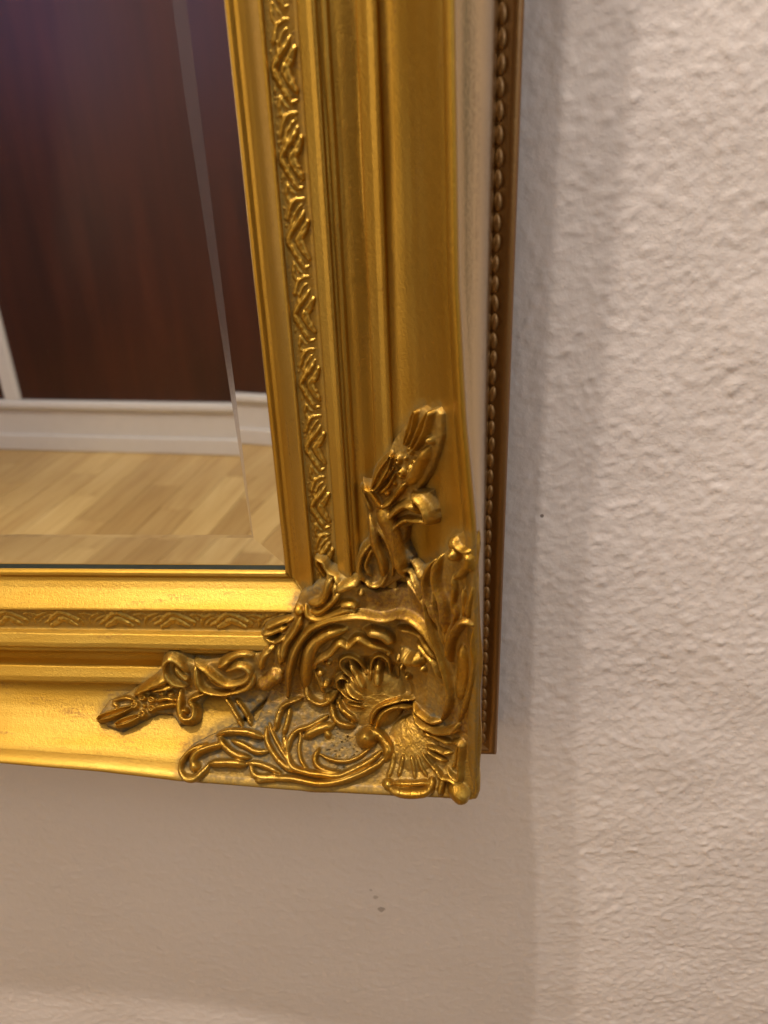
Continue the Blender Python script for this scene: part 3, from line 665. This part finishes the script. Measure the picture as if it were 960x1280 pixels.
# --- corner ornament: one cast relief, cut into its leaves, scrolls, beads and shell
def build_ornament():
    root = empty('corner_ornament', parent=mirror)
    sp = 0.27
    xs = np.concatenate([np.arange(-84, 43, sp), np.arange(43, 76, sp / 2)]); zs = np.concatenate([np.arange(80, -43, -sp), np.arange(-43, -79, -sp / 2)])   # finer on the steep cove
    X0, Z0 = np.meshgrid(xs, zs)
    X = np.minimum(X0, edge_out(Z0)); Z = np.maximum(Z0, -edge_out(-X0))
    out = (X0 - X > sp / 2) | (Z - Z0 > sp / 2)
    fy = np.fft.fftfreq(X.shape[0], sp)[:, None]; fx = np.fft.rfftfreq(X.shape[1], sp)[None]
    soft = lambda a, s_: np.fft.irfft2(np.fft.rfft2(a) * np.exp(-2 * (np.pi * s_) ** 2 * (fx ** 2 + fy ** 2)), s=a.shape)
    G = env_s(X, Z) - 1.0
    # smooth outward normal of the ground the casting lies on
    e = 2.5; gx = (env_s(X + e, Z) - env_s(X - e, Z)) / (2 * e); gz = (env_s(X, Z + e) - env_s(X, Z - e)) / (2 * e)
    Nb = np.stack([-gx, -np.ones_like(G), -gz], -1); Nb /= np.linalg.norm(Nb, axis=-1, keepdims=True)
    mound = np.zeros(X.shape); acc = np.zeros(X.shape); best = np.zeros(X.shape); own = np.full(X.shape, -1, int)
    dome = np.zeros(X.shape); dome_own = np.full(X.shape, -1, int)
    Yv = env_s(X, Z)
    for i, (nm, kind, pts, w, h) in enumerate(ELEMENTS):
        P = np.array(pts); pad = 3 + 1.6 * w
        r0, r1 = np.searchsorted(-zs, [-(P[:, 1].max() + pad), -(P[:, 1].min() - pad)]); c0, c1 = np.searchsorted(xs, [P[:, 0].min() - pad, P[:, 0].max() + pad])
        sl = (slice(max(r0, 0), r1), slice(max(c0, 0), c1)); x, z = X[sl], Z[sl]
        if kind == 'm':
            d = poly_inside_dist(x, z, P); mound[sl] = np.maximum(mound[sl], h * (1 - np.exp(-np.clip(d + 0.25, 0, None) / (0.8 * w))))
            continue
        if kind == 'r':
            h = h * (1.15 if w < 1.6 else 1.0); w = w * (1.12 if w < 1.9 else 1.05)
        c = relief(kind, x, z, P, w, h, Yv[sl], env_s)
        if kind == 'd':
            mk = c > dome[sl]; dome[sl] = np.maximum(dome[sl], c); dome_own[sl] = np.where(mk, i, dome_own[sl])
        else:
            acc[sl] += c ** 9
            mk = c > best[sl]; best[sl] = np.where(mk, c, best[sl]); own[sl] = np.where(mk & (c > 0.12), i, own[sl])
    add = acc ** (1 / 9)
    rough = 0.03 * noise2(*X.shape, sp, 2.0, 21) + 0.06 * noise2(*X.shape, sp, 6.0, 22)
    pit = np.clip(noise2(*X.shape, sp, 1.5, 23) - 0.9, 0, None) * 0.4 * np.exp(-add / 0.25)
    pit = pit * np.clip(np.exp(-((X - 22) ** 2 + (Z + 60.5) ** 2) / 40.0) * 1.8 + 0.8 * np.exp(-((X - 49.5) ** 2 + (Z - 15) ** 2) / 12.0), 0, 1.5)
    rim = np.minimum(edge_out(Z) - X, Z + edge_out(-X))           # distance to the outer edge of the casting
    det = (dome + 1.0 * add + 0.85 * soft(add, 1.5)) * (1 - 0.6 * np.clip(1 - rim / 1.2, 0, 1) ** 2) - 1.2 * np.clip(1 - rim / 1.8, 0, 1) ** 2
    det = soft(det + 0.35 * (det - soft(det, 1.6)), 0.17)
    sup = np.clip(np.maximum(mound / 0.9, add / 0.35), 0, 1); sup = soft(sup * sup * (3 - 2 * sup), 0.25)
    dsh = np.sqrt((X - 32.9) ** 2 + (Z + 44.9) ** 2 + (Yv - env_s(np.array(32.9), np.array(-44.9))) ** 2)
    bowl = 1.9 * np.clip((18.0 - dsh) / 3.0, 0, 1) * np.exp(-dome / 0.9) * np.exp(-add / 0.6) / (1 + np.exp((Z + 52) / -2.0))     # hollow round the shell
    D = mound + det + rough - pit - soft(bowl, 0.3)
    D = -4.5 + (D + 4.5) * np.clip(sup, 0, 1) ** 0.6
    vis = (sup > 0.03) & ~out & (X0 > -81) & (Z0 < 77)
    own = np.where((own < 0) & (dome > 0.35), dome_own, own)
    own = np.where(own < 0, 0, own)
    V3 = np.stack([X, -G, Z], -1) + Nb * D[..., None]
    V3[..., 0] = np.minimum(V3[..., 0], edge_out(Z) + 0.3); V3[..., 2] = np.maximum(V3[..., 2], -(edge_out(-X) + 0.3)); V3 = round_corner(V3)
    du = np.gradient(V3, axis=1); dv_ = np.gradient(V3, axis=0)
    N = np.cross(du, dv_); N /= np.linalg.norm(N, axis=-1, keepdims=True) + 1e-9
    N *= np.sign((N * Nb).sum(-1, keepdims=True) + 1e-9)
    V = V3.reshape(-1, 3); N = N.reshape(-1, 3); H = -V3[..., 1]
    # grey dust settled in the lower leaves, beside the arms and right of the shell; rubbed brown patches
    def blob(x, z, r): return np.exp(-((X - x) ** 2 + (Z - z) ** 2) / (r * r))
    pocket = np.clip(0.34 + 0.45 / (1 + np.exp((Z + 50) / 3.0)) / (1 + np.exp((X - 36) / 4.0)) + 0.7 * blob(49, 15, 6) + 0.8 * blob(-14, -54, 9) + 0.7 * blob(59, -46, 5.5) + 0.5 * blob(31, 12, 6) + 0.5 * blob(12, 0, 5), 0, 1)
    dust = np.clip(np.exp(-add / 0.32) * pocket * (0.25 + 0.75 * np.exp(-dome / 0.8)) + 0.55 * np.clip(1 - mound / 0.9, 0, 1) * np.exp(-add / 0.6), 0, 1) * np.clip((rim - 1.0) / 4.0, 0.15, 1)
    dust = dust.ravel()
    wearm = np.clip(0.36 + 0.9 * blob(42, -3, 10) + 0.9 * blob(-3, -40, 9) + 0.75 * blob(62, 4, 10) + 0.7 * blob(67, -38, 9) + 0.5 * blob(40, 25, 8) + 0.4 * blob(15, -30, 8), 0, 1).ravel()
    F = grid_faces(*X.shape, flip=True)
    fv = vis.ravel()[F].sum(1) >= 3
    area = (X.ravel()[F].max(1) - X.ravel()[F].min(1)) * (Z.ravel()[F].max(1) - Z.ravel()[F].min(1))
    F = F[fv & (area > 1e-6)]
    fo = own.ravel()[F].max(1)
    for i in np.unique(fo):
        f = F[fo == i]
        if len(f) < 6: continue
        ids, inv = np.unique(f, return_inverse=True)
        nm = ELEMENTS[i][0]; nm = 'ornament_ground' if nm == 'ground' else nm
        me = mesh_np(nm, V[ids], inv.reshape(-1, 4), GOLD)
        me.normals_split_custom_set_from_vertices(N[ids].tolist())
        for an, av in (('dust', dust), ('rubbed', wearm)):
            at = me.attributes.new(an, 'FLOAT', 'POINT'); at.data.foreach_set('value', av[ids].astype(np.float32))
        o = obj(nm, me, root)
        if nm == 'shell': o['label'] = 'fluted shell in the middle of the corner ornament'
    # turned-back edge of the casting down to the frame side
    for upright in (True, False):
        s = np.arange(-72.0, 31 if upright else 38, 0.8)
        uo = edge_out(s)
        x, z = (uo, s) if upright else (-s, -uo)
        ii = np.clip(np.searchsorted(-zs, -z), 0, len(zs) - 1); jj = np.clip(np.searchsorted(xs, x), 0, len(xs) - 1)
        rows = []
        for f_, du_ in ((0.0, -0.25), (0.12, 0.1), (0.45, 0.3), (1.0, 0.2)):
            hh = np.maximum(H[ii, jj], 26) - f_ * 9.0
            rows.append(np.stack([x + (du_ if upright else 0), -hh, z - (0 if upright else du_)], -1))
        V2 = round_corner(np.stack(rows, 1).reshape(-1, 3))
        obj('casting_edge', mesh_np('casting_edge', V2, grid_faces(len(s), 4, flip=not upright), GOLD), root)
build_ornament()

# --- back frame with a string of beads
bf = empty('back_frame', parent=mirror)
def back_strip(upright, L):
    prof = [(60, 9.0), (72.2, 9.0), (72.6, 9.6), (77.3, 9.6), (77.6, 10.2), (79.6, 10.0), (80.4, 9.2), (80.8, 7.5), (81.0, WALL_H - 0.6)]
    s = np.concatenate([[-90.], np.arange(-60, L + 1, 20.)]); U = np.repeat(np.array([p[0] for p in prof])[None], len(s), 0); H = np.repeat(np.array([p[1] for p in prof])[None], len(s), 0)
    S = np.maximum(np.repeat(s[:, None], U.shape[1], 1), -U)
    V = np.stack([U, -H, S], -1) if upright else np.stack([-S, -H, -U], -1)
    obj('back_moulding', mesh_np('back_moulding', V.reshape(-1, 3), grid_faces(*U.shape, flip=not upright), BRONZE), bf)
back_strip(True, LEN_V); back_strip(False, LEN_H)
def bead_mesh():
    import bmesh
    bm = bmesh.new(); bmesh.ops.create_uvsphere(bm, u_segments=12, v_segments=8, radius=1.0)
    for v in bm.verts: v.co = Vector((v.co.x * 1.5, v.co.y * 1.4, v.co.z * 2.95)) * MM
    for f in bm.faces: f.smooth = True
    me = bpy.data.meshes.new('bead'); bm.to_mesh(me); bm.free(); me.materials.append(BRONZE); return me
BEAD = bead_mesh()
s = -72.0; k = 0
while s < 330:
    o = bpy.data.objects.new('bead', BEAD); j = rng.normal(0, 0.12, 3)
    o.location = ((75.0 + j[0]) * MM, (-9.2 + j[1] * 0.6) * MM, (s + j[2]) * MM); o.rotation_euler = (0, rng.normal(0, 0.06), 0)
    link(o, bf); s += 5.7
